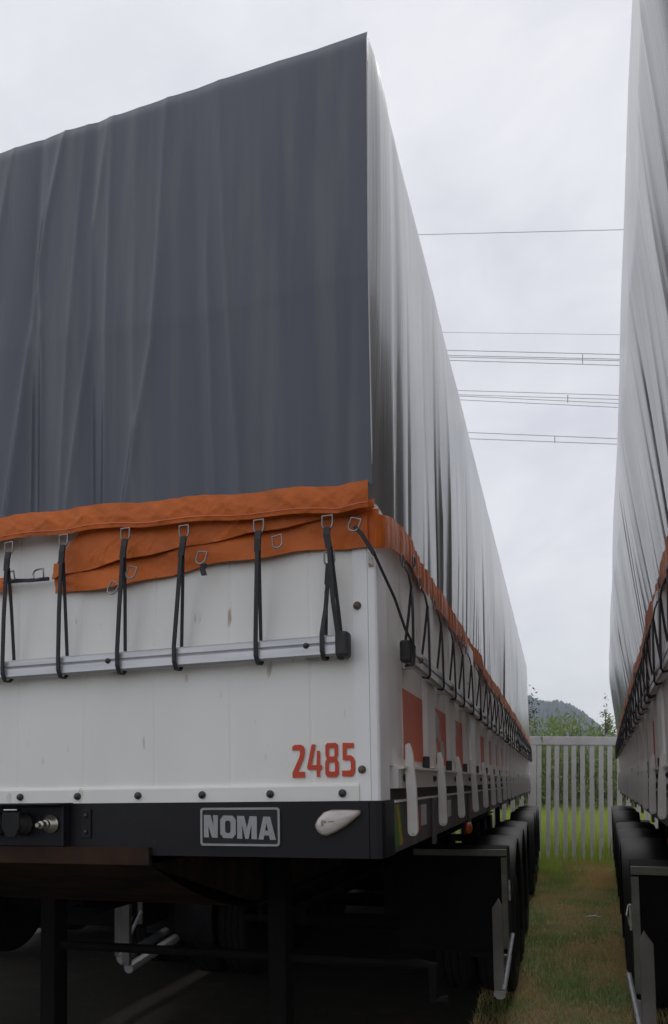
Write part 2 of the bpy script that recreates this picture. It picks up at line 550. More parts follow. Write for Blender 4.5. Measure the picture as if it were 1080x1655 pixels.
def side_strap_mesh(seed):
    """elastic loop hanging from the band, hooked under the rail; local origin at its ring, x outwards, y along"""
    rs = random.Random(seed)
    m = MB()
    d = rs.uniform(-.02, .02)
    sp = rs.uniform(.006, .018)
    m.ribbon([(.012, 0, -.03), (.024, .002, -.06), (.033, .002, -.11)], (0, 1, 0), .02, .006)
    m.tube([(.034, .0, -.10), (.037, d * .6 - sp * .5, -.24), (.038, d - sp, -.30), (.038, d - sp * .6, -.365), (.030, d, -.377),
            (.012, d + sp * .6, -.372), (.006, d + sp, -.30), (.020, d * .5 + sp * .6, -.2), (.031, .004, -.10)], .0050, 6)
    return m.mesh('strap', 'strap', smooth=True)


SIDE_STRAPS = [side_strap_mesh(k) for k in range(6)]


def side_folds(seed, n_len):
    rs = random.Random(seed)
    out = []
    y = 0.02
    while y < n_len:
        out.append((y, rs.uniform(-.05, .05), rs.choice([.003, .005, .008, .018]) * rs.uniform(.6, 1.25), rs.choice([.010, .016, .026]),
                    rs.uniform(.55, 1.0), rs.random() < .62))
        y += rs.uniform(.07, .34)
    return out


def side_tarp(seed, bulge, corner_fold=True):
    folds = side_folds(seed, L)
    fy = np.array([f[0] for f in folds])
    fs = np.array([f[1] for f in folds])
    fa = np.array([f[2] for f in folds])
    fw = np.array([f[3] for f in folds])
    fl = np.array([f[4] for f in folds])
    fn = np.array([-1.0 if f[5] else 1.0 for f in folds])
    yy = np.concatenate([np.linspace(-.025, 4, 262), np.linspace(4.02, L, 260)])
    zz = np.linspace(0, 1, 56)
    V = []
    for y in yy:
        zb = band_z(y) + 0.085
        top = ZT + (0.009 * math.sin(y * 5.2 + seed) * (0.3 + 0.7 * abs(math.sin(y * .9))) - 0.012 * abs(math.sin(y * math.pi / 1.3))) * min(1, max(0, y) / .4)
        for t in zz:
            z = zb + (top - zb) * t
            low = 1 - t
            d = y - (fy + fs * low)
            w = fw * (0.55 + 0.45 * t + .2)
            amp = fa * np.clip((low - (1 - fl)) / np.maximum(fl, .1), 0, 1) ** 0.9 + fa * .06
            x = float(np.sum(fn * amp * np.exp(-np.abs(d) / w * 1.0)))
            x += (0.010 * math.sin(y * 2.1 + seed) + .005 * math.sin(6.3 * y + 3 * t + seed)) * math.sin(math.pi * t)
            # billow towards the neighbour and pull-in at the hem
            x += bulge * min(1, t * 1.6) * (1 - .08 * math.sin(y * .8 + seed) ** 2)
            x += 0.014 * math.sin(math.pi * min(1, t * 1.0)) ** .8
            if corner_fold:
                e = 0
                x -= 0.022 * math.exp(-((y - .30) / .05) ** 2) * (0.1 + .9 * low)
                x -= 0.105 * max(0, 1 - (y + .025) / .235) * (.02 + .98 * low ** 1.7)
            # rounded shoulder over the top bow
            if t > .97:
                x -= (t - .97) / .03 * 0.007 * min(1, max(0, y) / .5)
            x += 0.012
            e = min(1, max(0, (y + .025) / .12))
            e = e * e * (3 - 2 * e)
            x = x * e + (.002 - .042 * low + bulge * min(1, t * 1.6)) * (1 - e)
            V.append((x, float(y) + .05 * max(0, z - 3.29) * max(0, 1 - (y + .025) / .3), z))
    nz = len(zz)
    F = [(i * nz + j, (i + 1) * nz + j, (i + 1) * nz + j + 1, i * nz + j + 1) for i in range(len(yy) - 1) for j in range(nz - 1)]
    return V, F, nz, len(yy)


def band_z(y):
    """lower edge of the orange hem along the side"""
    z = interp(y, [-.1, 0, .15, .36, 1.0, 2.0, 2.9, 3.02, 3.1, 5, 8, 10, 13], [2.45, 2.462, 2.49, 2.525, 2.51, 2.515, 2.525, 2.53, 2.49, 2.505, 2.515, 2.50, 2.50])
    return z + .006 * math.sin(y * 7.1) + .004 * math.sin(y * 17)


def side_band(seed, bulge):
    """wavy orange hem with small pleats, real thickness"""
    rs = random.Random(seed)
    yy = np.concatenate([np.linspace(-.036, 4, 420), np.linspace(4.02, L, 420)])
    ph = rs.uniform(0, 6)
    V, F = [], []
    n = 6
    for y in yy:
        z0 = band_z(y)
        for j in range(n):
            t = j / (n - 1)
            rip = (.0022 * math.sin(y * 46 + ph + 2 * math.sin(y * 9)) + .0022 * math.sin(y * 97 + ph * 2 + 3 * math.sin(y * 13))) * (0.4 + .6 * t) + .004 * math.sin(y * 4.2 + ph)
            taper = min(1, max(0, y / .25))
            cx_ = -.022 * math.exp(-max(0, y + .036) / .02)
            V.append((0.026 + cx_ + rip * taper + .003 * math.sin(math.pi * t) + bulge * .0 * t, float(y), z0 + .102 * t))
    for i in range(len(yy) - 1):
        for j in range(n - 1):
            F.append((i * n + j, (i + 1) * n + j, (i + 1) * n + j + 1, i * n + j + 1))
    return MB().add(V, F)


def solid(me_obj, th, off=-1):
    md = me_obj.modifiers.new('thickness', 'SOLIDIFY')
    md.thickness = th
    md.offset = off
    es = me_obj.modifiers.new('sharp_rim', 'EDGE_SPLIT')
    es.split_angle = rad(50)
    return me_obj


# folds of the front curtain: (z list, x list, height, half width, sign)
FRONT_FOLDS = [
    ([4.10, 3.65, 2.7], [-1.346, -1.409, -1.47], .012, .022, 1),
    ([4.105, 3.781, 3.303, 2.7], [-1.121, -1.184, -1.239, -1.316], .018, .020, 1),
    ([4.063, 3.695, 3.329, 2.7], [-.939, -.989, -.985, -1.068], .014, .020, 1),
    ([4.10, 3.216, 2.7], [-.922, -.917, -.921], .011, .016, 1),
    ([4.10, 3.543, 3.242, 2.7], [-.705, -.721, -.736, -.835], .014, .022, 1),
    ([4.10, 3.363, 2.7], [-.512, -.466, -.423], .010, .020, 1),
    ([3.5, 3.26, 2.7], [-.542, -.53, -.517], .009, .016, 1),
    ([3.6, 3.267, 2.7], [-1.197, -1.18, -1.175], .012, .010, 1),
    ([4.1, 2.7], [-1.22, -1.245], .022, .045, -1),
    ([4.1, 2.7], [-.99, -.985], .018, .05, -1),
    ([4.1, 2.7], [-.60, -.56], .012, .06, -1),
    ([3.2, 2.7], [-.05, -.075], .006, .02, -1),
    ([4.1, 2.7], [-.30, -.27], .007, .05, 1),
    ([4.1, 2.7], [-1.03, -1.10], .008, .015, 1),
    ([4.1, 2.7], [-.82, -.80], .007, .03, 1),
    ([4.1, 2.7], [-.17, -.15], .005, .03, -1),
    ([4.1, 2.7], [-1.62, -1.6], .014, .03, 1),
    ([4.1, 2.7], [-1.86, -1.8], .012, .03, -1),
    ([4.1, 2.7], [-2.1, -2.16], .015, .025, 1),
    ([4.1, 2.7], [-2.36, -2.3], .012, .03, 1),
]


def front_band_z(x):
    return interp(x, [-2.6, -1.336, -1.0, -.476, -.10, -.003], [2.66, 2.619, 2.615, 2.586, 2.564, 2.572]) + .004 * math.sin(x * 19)


def front_tarp_mesh():
    nx, nz = 330, 90
    V = []
    for i in range(nx):
        x = -2.62 + 2.623 * i / (nx - 1)
        zb = front_band_z(x) + .07
        for j in range(nz):
            t = j / (nz - 1)
            top = ZT + .002 * math.sin(x * 9)
            z = zb + (top - zb) * t
            low = 1 - t
            y = -.052
            for zs_, xs_, a, w, sg in FRONT_FOLDS:
                o_ = np.argsort(zs_)
                fx = float(np.interp(z, np.array(zs_)[o_], np.array(xs_)[o_]))
                k = 1.0 if z < zs_[0] else max(0, 1 - (z - zs_[0]) / .25)
                d = x - fx
                if abs(d) < w * 6:
                    amp = 1.3 * a * (.22 + .75 * low ** .8) * k
                    y -= sg * amp * math.exp(-(abs(d) / (w * .8)) ** 1.1)
            # doubled cloth below the seam
            zs = 3.29 + .02 * math.sin(x * 3)
            y += .05 * max(0, z - 3.29) - .0015 / (1 + math.exp(-(z - zs) / .002))
            if t > .975:
                y += (t - .975) / .025 * .010
            V.append((x, y, z))
    F = [(i * nz + j, (i + 1) * nz + j, (i + 1) * nz + j + 1, i * nz + j + 1) for i in range(nx - 1) for j in range(nz - 1)]
    return MB().add(V, F).mesh('front_curtain', 'tarp', smooth=True)


def crease(x, z, k):
    w = 0
    for a, b, c, amp in ((17, 34, .3, .0032), (23, -41, 1.7, .0028), (38, 55, .9, .0018), (9, 60, 2.2, .0020), (51, -30, 4.0, .0014)):
        w += amp * (1 - abs(math.sin(a * x + b * z + c * k + 1.3 * math.sin(5 * x + k)))) ** 4 * (.4 + .6 * math.sin(6.1 * x + a + k) ** 2)
    return w


def xsheet(bottom, top, x0, x1, yfn, nx=160, nz=6, wave=None):
    V = []
    for i in range(nx):
        x = x0 + (x1 - x0) * i / (nx - 1)
        b, t_ = bottom(x), top(x)
        for j in range(nz):
            t = j / (nz - 1)
            V.append((x, yfn(x, t), b + (t_ - b) * t))
    F = [(i * nz + j, (i + 1) * nz + j, (i + 1) * nz + j + 1, i * nz + j + 1) for i in range(nx - 1) for j in range(nz - 1)]
    return MB().add(V, F)


# ------------------------------------------------------------------ the trailer
def build_trailer(root, seed, bulge=0.0, detail=2, gear=0.0):
    """x = 0 is the detailed side, body towards -x, front at y = 0"""
    rs = random.Random(seed)

    def P(name, me, loc=(0, 0, 0), rot=(0, 0, 0), parent=None, label=None):
        return obj(name, me, parent or root, loc, rot, label)

    # --- chassis
    beam = cached('beam', lambda: MB().box(-.07, .07, 1.0, L - .1, 1.47, 1.50).box(-.012, .012, 1.0, L - .1, 1.16, 1.47).box(-.08, .08, 1.0, L - .1, 1.13, 1.16).mesh('chassis_beam', 'under'))
    for x in (-.82, -1.78):
        P('chassis_beam', beam, (x, 0, 0))
    cross = cached('cross', lambda: MB().box(-2.5, -.1, -.04, .04, 1.50, 1.595).mesh('cross_member', 'under'))
    for k in range(17):
        P('cross_member', cross, (0, .35 + k * .765, 0))
    P('floor', cached('floor', lambda: MB().box(-2.57, -.03, .03, L - .03, 1.60, 1.69).mesh('floor', 'under')))

    # --- running gear
    G = gear
    for ax, y in enumerate((4.25, 5.42, 6.59, 9.6, 10.8, 12.0)):
        P('axle', cached('axle', lambda: MB().tube([(-2.45, 0, .52), (-.15, 0, .52)], .07, 12).box(-1.9, -1.66, -.25, .25, .6, 1.12).box(-.94, -.7, -.25, .25, .6, 1.12).mesh('axle', 'under')), (0, y + G, 0))
        for xc, sgn in ((.0, 1), (-2.6, -1)):
            w = P('wheel', RIM, (xc, y + G, .52), (0, 0, 0 if sgn > 0 else math.pi))
            obj('tyre', TYRE, w)
            obj('tyre', TYRE, w, (-.33, 0, 0))
            P('mudguard', MUDGUARD, (xc + sgn * .14, y + G, .60), (0, 0, 0 if sgn > 0 else math.pi))
    # --- landing gear
    for x in (-.70, -1.90):
        lg = P('landing_leg', cached('leg', lambda: MB().box(-.042, .042, -.05, .05, .55, 1.45).box(-.034, .034, -.038, .038, .06, .55).mesh('landing_leg', 'under', bevel=.006)), (x, .95, 0))
        obj('foot', cached('foot', lambda: MB().box(-.14, .14, -.14, .14, .0, .03).box(-.05, .05, -.05, .05, .03, .08).mesh('foot', 'under', bevel=.004)), lg)
    P('crank_shaft', cached('crank', lambda: MB().tube([(-1.9, .95, .985), (-.08, .95, .99), (-.02, .95, .99), (-.02, .95, .85), (.04, .95, .85)], .022, 8).mesh('crank_shaft', 'under', smooth='auto')))
    # --- tool box
    tb = P('toolbox', cached('toolbox', lambda: MB().box(-.62, .15, 3.08, 3.5, .56, 1.275).mesh('toolbox', 'under', bevel=.012)))
    obj('trim', cached('tbt', lambda: MB().box(-.50, .155, 3.060, 3.078, 1.235, 1.28).mesh('trim', 'olive', bevel=.003)), tb)
    obj('trim', cached('tbt2', lambda: MB().box(.115, .155, 3.058, 3.078, .60, 1.225).mesh('trim', 'olive', bevel=.003)), tb)
    obj('latch', cached('latch', lambda: MB().box(.152, .168, 3.14, 3.18, .92, 1.06).tube([(.168, 3.16, 1.06), (.18, 3.16, 1.0), (.168, 3.16, .94)], .008, 6).mesh('latch', 'chrome')), tb)
    # --- side guards
    for xc, sg in ((0, 1), (-2.6, -1)):
        sgd = obj('side_guard', cached(('guard', sg), lambda: MB().prism([(.068, .39), (.135, .39), (.135, .93), (.11, .985), (.095, .96), (.068, .92)], 'y', 2.79, 2.83)
                  .mesh('side_guard', 'cream', bevel=.004)), root, (xc, 0, 0), scale=(sg, 1, 1))
        obj('bar', cached('gbar', lambda: MB().tube([(.10, 2.83, .36), (.10, 3.55, .44)], .04, 10).mesh('bar', 'alu')), sgd)
        obj('bar', cached('gdiag', lambda: MB().tube([(.128, 2.78, .40), (.186, 3.0, .72)], .014, 8).mesh('bar', 'alu')), sgd)

    # --- far side of the body, rear and roof
    P('side_wall', cached('fwall', lambda: MB().box(-2.6, -2.56, .1, L - .02, 1.70, 2.55).box(-2.62, -2.6, .1, L - .02, 1.53, 1.69).mesh('side_wall', 'white_b')))
    P('rear_wall', cached('rwall', lambda: MB().box(-2.55, -.05, L - .04, L, 1.70, 3.0).mesh('rear_wall', 'white_b')))
    P('rear_bumper', cached('rbump', lambda: MB().box(-2.55, -.05, L - .12, L - .02, .55, .70).box(-2.0, -1.9, L - .1, L - .05, .7, 1.55).box(-.7, -.6, L - .1, L - .05, .7, 1.55).mesh('rear_bumper', 'black', bevel=.006)))
    rails = MB()
    rails.grid(lambda u, v: (-2.615 + 2.60 * u, .02 + (L - .02) * v, ZT - .018 + .008 * math.sin(v * 60)), 6, 120)
    roof = P('roof_tarp', cached('roof', lambda: rails.mesh('roof_tarp', 'tarp', smooth=True)))
    P('rear_curtain', cached('rcur', lambda: MB().grid(lambda u, v: (-2.62 + 2.62 * u, L + .02 + .012 * math.sin(u * 40), 2.6 + (ZT - .01 - 2.6) * v), 120, 4).mesh('rear_curtain', 'tarp', smooth=True)))
    P('far_curtain', cached('farc', lambda: MB().grid(lambda u, v: (-2.625 + .012 * math.sin(u * 210), L * u, 2.5 + (ZT - .01 - 2.5) * v), 400, 4).mesh('far_curtain', 'tarp', smooth=True)))

    # --- tarp over the detailed side
    V, F, nz, ny = side_tarp(seed, bulge, True)
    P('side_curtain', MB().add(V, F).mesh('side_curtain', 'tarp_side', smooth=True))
    bd = P('tarp_band', side_band(seed, bulge).mesh('tarp_band', 'orange', smooth=True))
    solid(bd, .004)

    # --- side boards, stakes, levers, hinges
    board = cached('board', lambda: MB().box(-.03, 0, .006, BAY - .006, 1.807, 2.56).mesh('side_board', 'white_b', bevel=.002))
    stake = cached('stake', lambda: MB().prism([(0.0, .0), (.018, .012), (.022, .03), (.022, .18), (.018, .21), (0, .222)], 'z', 1.81, 2.55).mesh('stake', 'white_b'))
    hinge = cached('hinge', lambda: MB().box(.001, .026, -.012, .012, 1.808, 1.855).mesh('hinge', 'rubber', bevel=.004))
    nb = 20
    y0 = .33
    P('side_board', cached('board0', lambda: MB().box(-.03, 0, .115, .32, 1.807, 2.56).mesh('side_board', 'white_b', bevel=.002)))
    for k in range(nb):
        y = y0 + BAY * k
        if y + BAY > L:
            break
        P('side_board', board, (0, y, 0))
        P('stake', stake, (0, y + .395, 0))
        P('hinge', hinge, (0, y + .385, 0))
        P('lever', LEVER, (0.004 + rs.uniform(-.003, .003), y - .10, 1.578 + rs.uniform(-.004, .004)), (rs.uniform(-.05, .02) - .05, rs.uniform(-.02, .02), 0))
        P('lever_bolt', cached('lbolt', lambda: MB().lathe([(0, .011), (.012, .011), (.014, .007), (.014, .001)], 'x', 10).mesh('lever_bolt', 'bolt')), (.024, y - .05, 1.845))
        # decal on the board
        dm = 'decal' if k in (0, 1, 2) and detail > 1 else ('decal' if k in (3, 4) else 'decal_pale')
        if detail and k not in ((3,) if detail > 1 else ()):
            dc = P('decal', cached(('dec', dm, k > 7), lambda: MB().box(0.0, .0025, .0, .375 if k < 8 else .3, 1.832, 2.078).mesh('decal', dm)), (0, y + .008, 0))
            if k == 1 and detail > 1:
                def yz(loops):
                    me = flat_letters('emblem', loops, 'logo', .0015, rot=False)
                    me.transform(Matrix(((0, 0, 1, 0), (1, 0, 0, 0), (0, 1, 0, 0), (0, 0, 0, 1))))
                    return me
                e1 = yz([[(.03, 2.06), (.10, 2.06), (.17, 2.03), (.15, 1.985), (.20, 1.95), (.18, 1.925), (.09, 1.955), (.05, 1.94), (.02, 1.96), (.02, 2.02)]])
                obj('emblem', e1, dc, (.0036, 0, 0))
                e2 = yz([[(.17, 1.94), (.26, 1.945), (.30, 1.90), (.28, 1.85), (.23, 1.835), (.20, 1.88)]])
                obj('emblem', e2, dc, (.0036, 0, 0))
                e3 = yz([[(.02, 1.92), (.05, 1.93), (.16, 1.84), (.12, 1.836)]])
                obj('emblem', e3, dc, (.0036, 0, 0))
            if k == 2 and detail > 1:
                me = flat_letters('emblem', [[(.0, 2.07), (.10, 2.07), (.11, 1.99), (.0, 1.97)]], 'logo', .0015, rot=False)
                me.transform(Matrix(((0, 0, 1, 0), (1, 0, 0, 0), (0, 1, 0, 0), (0, 0, 0, 1))))
                obj('emblem', me, dc, (.0036, 0, 0))
    # division post where two board sections meet
    P('division_post', cached('dpost', lambda: MB().box(0.0, .034, 2.15, 2.38, 1.73, 2.56).mesh('division_post', 'post', bevel=.005)))

    # --- bottom angle, wood edge, skirt
    P('bottom_angle', cached('bang', lambda: MB().prism([(-.02, 1.735), (.016, 1.735), (.016, 1.795), (.036, 1.799), (.036, 1.806), (-.02, 1.806)], 'y', .17, L - .02).mesh('bottom_angle', 'white_b')))
    P('floor_edge', cached('fedge', lambda: MB().box(-.03, -.012, .12, L - .03, 1.698, 1.7345).mesh('floor_edge', 'brown')))
    sk = P('skirt', cached('skirt', lambda: MB().box(-.04, .004, .132, L - .02, 1.53, 1.690).mesh('skirt', 'skirt', bevel=.003)))
    obj('edge_strip', cached('estrip', lambda: MB().box(-.03, .012, .14, L - .03, 1.690, 1.697).mesh('edge_strip', 'post')), sk)
    for k in range(20):
        y = .25 + k * .635 + rs.uniform(-.02, .02)
        P('bolt', BOLT, (.016, y, 1.768), (0, 0, math.pi / 2))
        if k % 2 == 0:
            P('skirt_rib', cached('srib', lambda: MB().box(.004, .02, -.02, .02, 1.50, 1.688).mesh('skirt_rib', 'skirt', bevel=.004)), (0, y + .62, 0))
    for k in range(12):
        y = .48 + k * 1.02 if k else .48
        y = (.48, 1.18)[k] if k < 2 else 1.18 + (k - 1) * 1.05
        rt = P('reflector', cached('refr', lambda: MB().box(.004, .007, 0, .13, 1.575, 1.665).mesh('reflector', 'tape_red')), (0, y, 0))
        obj('white_strip', cached('refw', lambda: MB().box(.0035, .0068, .131, .25, 1.59, 1.668).mesh('white_strip', 'tape_white')), rt)
    for k in range(1):
        P('side_lamp', cached('slamp', lambda: MB().lathe([(-.008, .03), (.006, .036), (.022, .03), (.030, .014), (.031, .001)], 'x', 16).mesh('side_lamp', 'amber', smooth=True)), (.006, 2.06 + k * 2.5, 1.492))
        P('lamp_bracket', cached('slb', lambda: MB().box(-.012, -.003, -.035, .035, 1.455, 1.55).mesh('lamp_bracket', 'black')), (0, 2.06 + k * 2.5, 0))

    # --- side rail in sections, straps
    ends = [(.215, 2.46), (2.58, 5.15), (5.27, 7.7), (7.82, 10.2), (10.32, 12.8)]
    for a, b in ends:
        rl = P('side_rail', MB().prism([(.030, 2.148), (.052, 2.143), (.058, 2.150), (.058, 2.172), (.053, 2.178), (.058, 2.184), (.058, 2.206), (.052, 2.213), (.030, 2.210)], 'y', a, b).mesh('side_rail', 'alu'))
        for ye in ((a - .05), (b + .0)):
            obj('end_cap', cached('scap', lambda: MB().box(.026, .062, .014, .05, 2.143, 2.215).mesh('end_cap', 'rubber', bevel=.008)), rl, (0, ye, 0))
        y = a + .16
        while y < b:
            obj('bracket', cached('rbr', lambda: MB().box(.0, .030, -.02, .02, 2.15, 2.20).mesh('bracket', 'alu')), rl, (0, y, 0))
            obj('bolt', BOLT_R, rl, (.057, y, 2.178), (0, 0, math.pi / 2))
            y += .78
    sy = [.245, .56, .90, 1.27, 1.63, 2.03]
    while sy[-1] < 12.5:
        sy.append(sy[-1] + rs.choice([.30, .36, .40, .47]) + rs.uniform(-.03, .03))
    for i, y in enumerate(sy):
        z = band_z(y) - .0
        s = P('strap', SIDE_STRAPS[(i * 7 + seed) % 6], (.026, y, z - .005 + (2.51 - z) * .0))
        # stretch each loop so that its hook sits under the rail
        k = (z - .005 - 2.138) / .377
        s.scale = (1, 1, k)
        obj('ring', RING, s, (.004, 0, .012), (0, 0, math.pi / 2))
    if detail:
        for i in range(9):
            y = .45 + i * 1.37 + rs.uniform(-.1, .1)
            P('ring', RING, (.038, y, band_z(y) + .03), (0, 0, math.pi / 2))

    # --- front
    P('front_wall', cached('fwl', lambda: MB().grid(lambda u, v: (-2.53 + 2.457 * u, .0 + .0016 * math.sin(u * 31) + .0010 * math.sin(u * 67 + v * 4) + .0022 * math.exp(-(((u * 9.03) % 1 - .5) / .016) ** 2), 1.74 + .98 * v), 900, 8).mesh('front_wall', 'white', smooth=True)))
    P('front_wall_core', cached('fwc', lambda: MB().box(-2.53, -.06, .012, .05, 1.70, 3.9).mesh('front_wall_core', 'white')))
    P('bottom_flange', cached('bfl', lambda: MB().prism([(-.012, 1.7005), (-.012, 1.745), (-.008, 1.752), (.01, 1.755), (.01, 1.7005)], 'x', -2.54, -.066).mesh('bottom_flange', 'white')))
    for k in range(10):
        P('bolt', BOLT, (-.117 - .2335 * k, -.012, 1.724))
    prof = [(-.076, -.006), (-.030, -.010), (-.029, -.006), (-.027, -.010), (-.008, -.009), (-.002, -.005), (.001, .004), (.001, .112), (-.02, .112), (-.02, .012), (-.076, .012)]
    cpost = P('corner_post', cached('cpost', lambda: MB().prism(prof, 'z', 1.7005, 2.60).mesh('corner_post', 'post')))
    P('corner_post', cached('cpost2', lambda: MB().prism([(-2.6 - p[0] if False else -2.6 - p[0], p[1]) for p in prof], 'z', 1.7005, 2.60).mesh('corner_post', 'post')))
    for z, x in ((2.291, -.062), (1.794, -.056)):
        obj('bolt', BOLT_R, cpost, (x, -.0075, z))
    bump = [(-2.6, .004), (-2.594, -.012), (-2.58, -.018), (-.036, -.018), (-.034, -.015), (-.014, -.018), (.002, -.012), (.010, .002), (.010, .128), (-.03, .128), (-.03, .03), (-2.56, .03), (-2.56, .12), (-2.6, .12)]
    bmp = P('bumper', cached('bump', lambda: MB().prism(bump, 'z', 1.53, 1.6995).mesh('bumper', 'black')))

    # kingpin plate: lip in front, belly sloping down and back
    def kp():
        m = MB()
        m.box(-1.835, -.765, -.035, -.0185, 1.500, 1.556)
        n = 12
        V = []
        for i in range(n):
            t = i / (n - 1)
            y = -.03 + .85 * t
            z = 1.502 - .26 * (1 - (1 - t) ** 1.7)
            for x in (-1.835 - .03 * t, -.765 + .03 * t):
                V.append((x, y, z))
        F = [(2 * i, 2 * i + 1, 2 * i + 3, 2 * i + 2) for i in range(n - 1)]
        m.add(V, F)
        m.box(-1.86, -.74, .82, 2.2, 1.235, 1.245)
        return m
    P('kingpin_plate', cached('kp', lambda: kp().mesh('kingpin_plate', 'rust')))
    P('kingpin_cheek', cached('kpc', lambda: MB().prism([(-.02, 1.50), (.82, 1.25), (2.2, 1.25), (2.2, 1.5)], 'x', -.79, -.775).mesh('kingpin_cheek', 'rust')))
    P('kingpin_cheek', cached('kpc2', lambda: MB().prism([(-.02, 1.50), (.82, 1.25), (2.2, 1.25), (2.2, 1.5)], 'x', -1.83, -1.815).mesh('kingpin_cheek', 'rust')))

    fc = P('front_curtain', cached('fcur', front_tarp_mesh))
    # front rail
    fr = P('front_rail', cached('frail', lambda: MB().prism([(-.030, 2.138), (-.050, 2.134), (-.056, 2.141), (-.056, 2.166), (-.051, 2.171), (-.056, 2.176), (-.056, 2.192), (-.050, 2.198), (-.030, 2.196)], 'x', -2.47, -.118).mesh('front_rail', 'alu')))
    obj('end_cap', cached('fcap', lambda: MB().box(-.119, -.078, -.068, -.018, 2.128, 2.206).mesh('end_cap', 'rubber', bevel=.010)), fr)
    for x in (-.905, -.212, -1.65, -2.36):
        obj('bolt', BOLT, fr, (x, -.054, 2.17), scale=(.75, .75, .75))
        obj('bracket', cached('fbr', lambda: MB().box(-.02, .02, -.030, .0, 2.14, 2.19).mesh('bracket', 'alu')), fr, (x, 0, 0))

    # orange on the front: upper hem of the curtain and the wrapped-round flap below
    def hem_y(x, t):
        rip = .0028 * math.sin(x * 33 + 2.2 * math.sin(x * 7) + 1.5 * t) * (.4 + .6 * math.sin(math.pi * t)) + .0018 * math.sin(x * 83 + 5 * t + 2 * math.sin(x * 11)) * t
        tail = max(0, (x + .06) / .07)
        return -.070 - .003 * math.sin(math.pi * t) - .004 * t + rip + .02 * max(0, tail) ** 2
    hb = P('front_band', cached('fband', lambda: xsheet(front_band_z, lambda x: front_band_z(x) + .081, -2.62, -.008, lambda x, t: hem_y(x, t) - crease(x, .083 * t, 1) * math.sin(math.pi * min(1, t + .12)) ** .5 if 0 < t < 1 else hem_y(x, t), 620, 14).mesh('front_band', 'orange', smooth=True)))
    solid(hb, .004)
    obj('stitching', cached('stitch', lambda: xsheet(lambda x: front_band_z(x) + .012, lambda x: front_band_z(x) + .0145, -2.60, -.010, lambda x, t: hem_y(x, .13) - .005, 380, 2).mesh('stitching', 'decal')), hb)

    if detail > 1:
        # wrap-round flap: lower layer with its ragged left end, upper folded layer
        fx = [-1.142, -1.08, -.86, -.565, -.25, -.045, .02]
        low = [2.424, 2.426, 2.428, 2.463, 2.473, 2.468, 2.462]
        mid = [2.50, 2.493, 2.506, 2.53, 2.549, 2.556, 2.55]
        lf1 = xsheet(lambda x: interp(x, fx, low) + .004 * math.sin(x * 21), lambda x: interp(x, fx, mid) + .03, -1.142, .012,
                     lambda x, t: -.022 - .006 * math.sin(x * 12 + t * 3) + (.012 if x > -.02 else 0) - crease(x, .12 * t, 5), 420, 10)
        f1 = P('wrap_flap', lf1.mesh('wrap_flap', 'orange', smooth=True))
        solid(f1, .004)

        def up_bot(x):
            return interp(x, [-1.15, -1.1, -.88, -.58, -.26, -.05, .004], [2.468, 2.482, 2.508, 2.532, 2.553, 2.566, 2.575]) + .003 * math.sin(x * 27)
        V = []
        nx, nz_ = 420, 12
        for i in range(nx):
            for j in range(nz_):
                t = j / (nz_ - 1)
                xl = -1.142 + .14 * t ** 1.6      # slanting, curling left end
                x = xl + (.004 - xl) * i / (nx - 1)
                b = up_bot(x)
                top = front_band_z(x) + .03
                z = b + (top - b) * t
                y = -.036 - .003 * math.sin(math.pi * t) - .003 * math.sin(x * 14 + 2 * t) - crease(x, z, 3)
                V.append((x, y, z))
        F = [(i * nz_ + j, (i + 1) * nz_ + j, (i + 1) * nz_ + j + 1, i * nz_ + j + 1) for i in range(nx - 1) for j in range(nz_ - 1)]
        f2 = P('wrap_flap', MB().add(V, F).mesh('wrap_flap', 'orange', smooth=True))
        solid(f2, .004)
        # the same flap coming round from the other side
        f3 = P('wrap_flap', xsheet(lambda x: 2.455 + .02 * (x + 1.36), lambda x: 2.53 - (x + 1.9) * .05 + .0, -2.6, -1.345,
                                   lambda x, t: -.026 - .006 * math.sin(x * 9 + t * 3), 100, 5).mesh('wrap_flap', 'orange', smooth=True))
        solid(f3, .004)
        P('tie_cord', MB().ribbon([(-1.343, -.036, 2.488), (-1.24, -.036, 2.478), (-1.155, -.036, 2.476)], (0, 0, 1), .012, .005).ribbon([(-1.343, -.042, 2.478), (-1.24, -.042, 2.474), (-1.155, -.042, 2.474)], (0, 0, 1), .006, .004).mesh('tie_cord', 'strap'))
        for x, z, ry in ((-1.292, 2.50, 1.4), (-1.17, 2.495, 1.5)):
            P('ring', RING, (x, -.046, z), (0, ry, 0))
        for x, z, ry in ((-.808, 2.475, .3), (-.873, 2.428, .5), (-.555, 2.497, .2), (-.302, 2.519, -.15), (-.047, 2.541, .3)):
            P('ring', RING, (x, -.058, z), (rad(-10), ry, 0))
        P('strap_tab', MB().ribbon([(-.555, -.05, 2.46), (-.557, -.055, 2.44), (-.549, -.06, 2.42)], (1, 0, 0), .018, .005).mesh('strap_tab', 'strap'))

        # front straps: ring x, ring z, rail x, spread, own slackness
        for i, (xt, zt, xb, sp) in enumerate(((-1.292, 2.608, -1.320, .012), (-1.068, 2.608, -1.092, .004), (-0.828, 2.601, -0.863, .003), (-0.613, 2.584, -0.654, .004),
                                              (-0.355, 2.570, -0.372, .0), (-0.133, 2.555, -0.109, .0), (-0.136, 2.453, -0.158, .0))):
            yo = -.075 if zt > 2.5 else -.05
            m = MB()
            m.ribbon([(xt, yo, zt - .036), (xt - .001, yo - .004, zt - .06), (xt + (xb - xt) * .22, yo - .002, zt - .10)], (1, 0, 0), .020, .007)
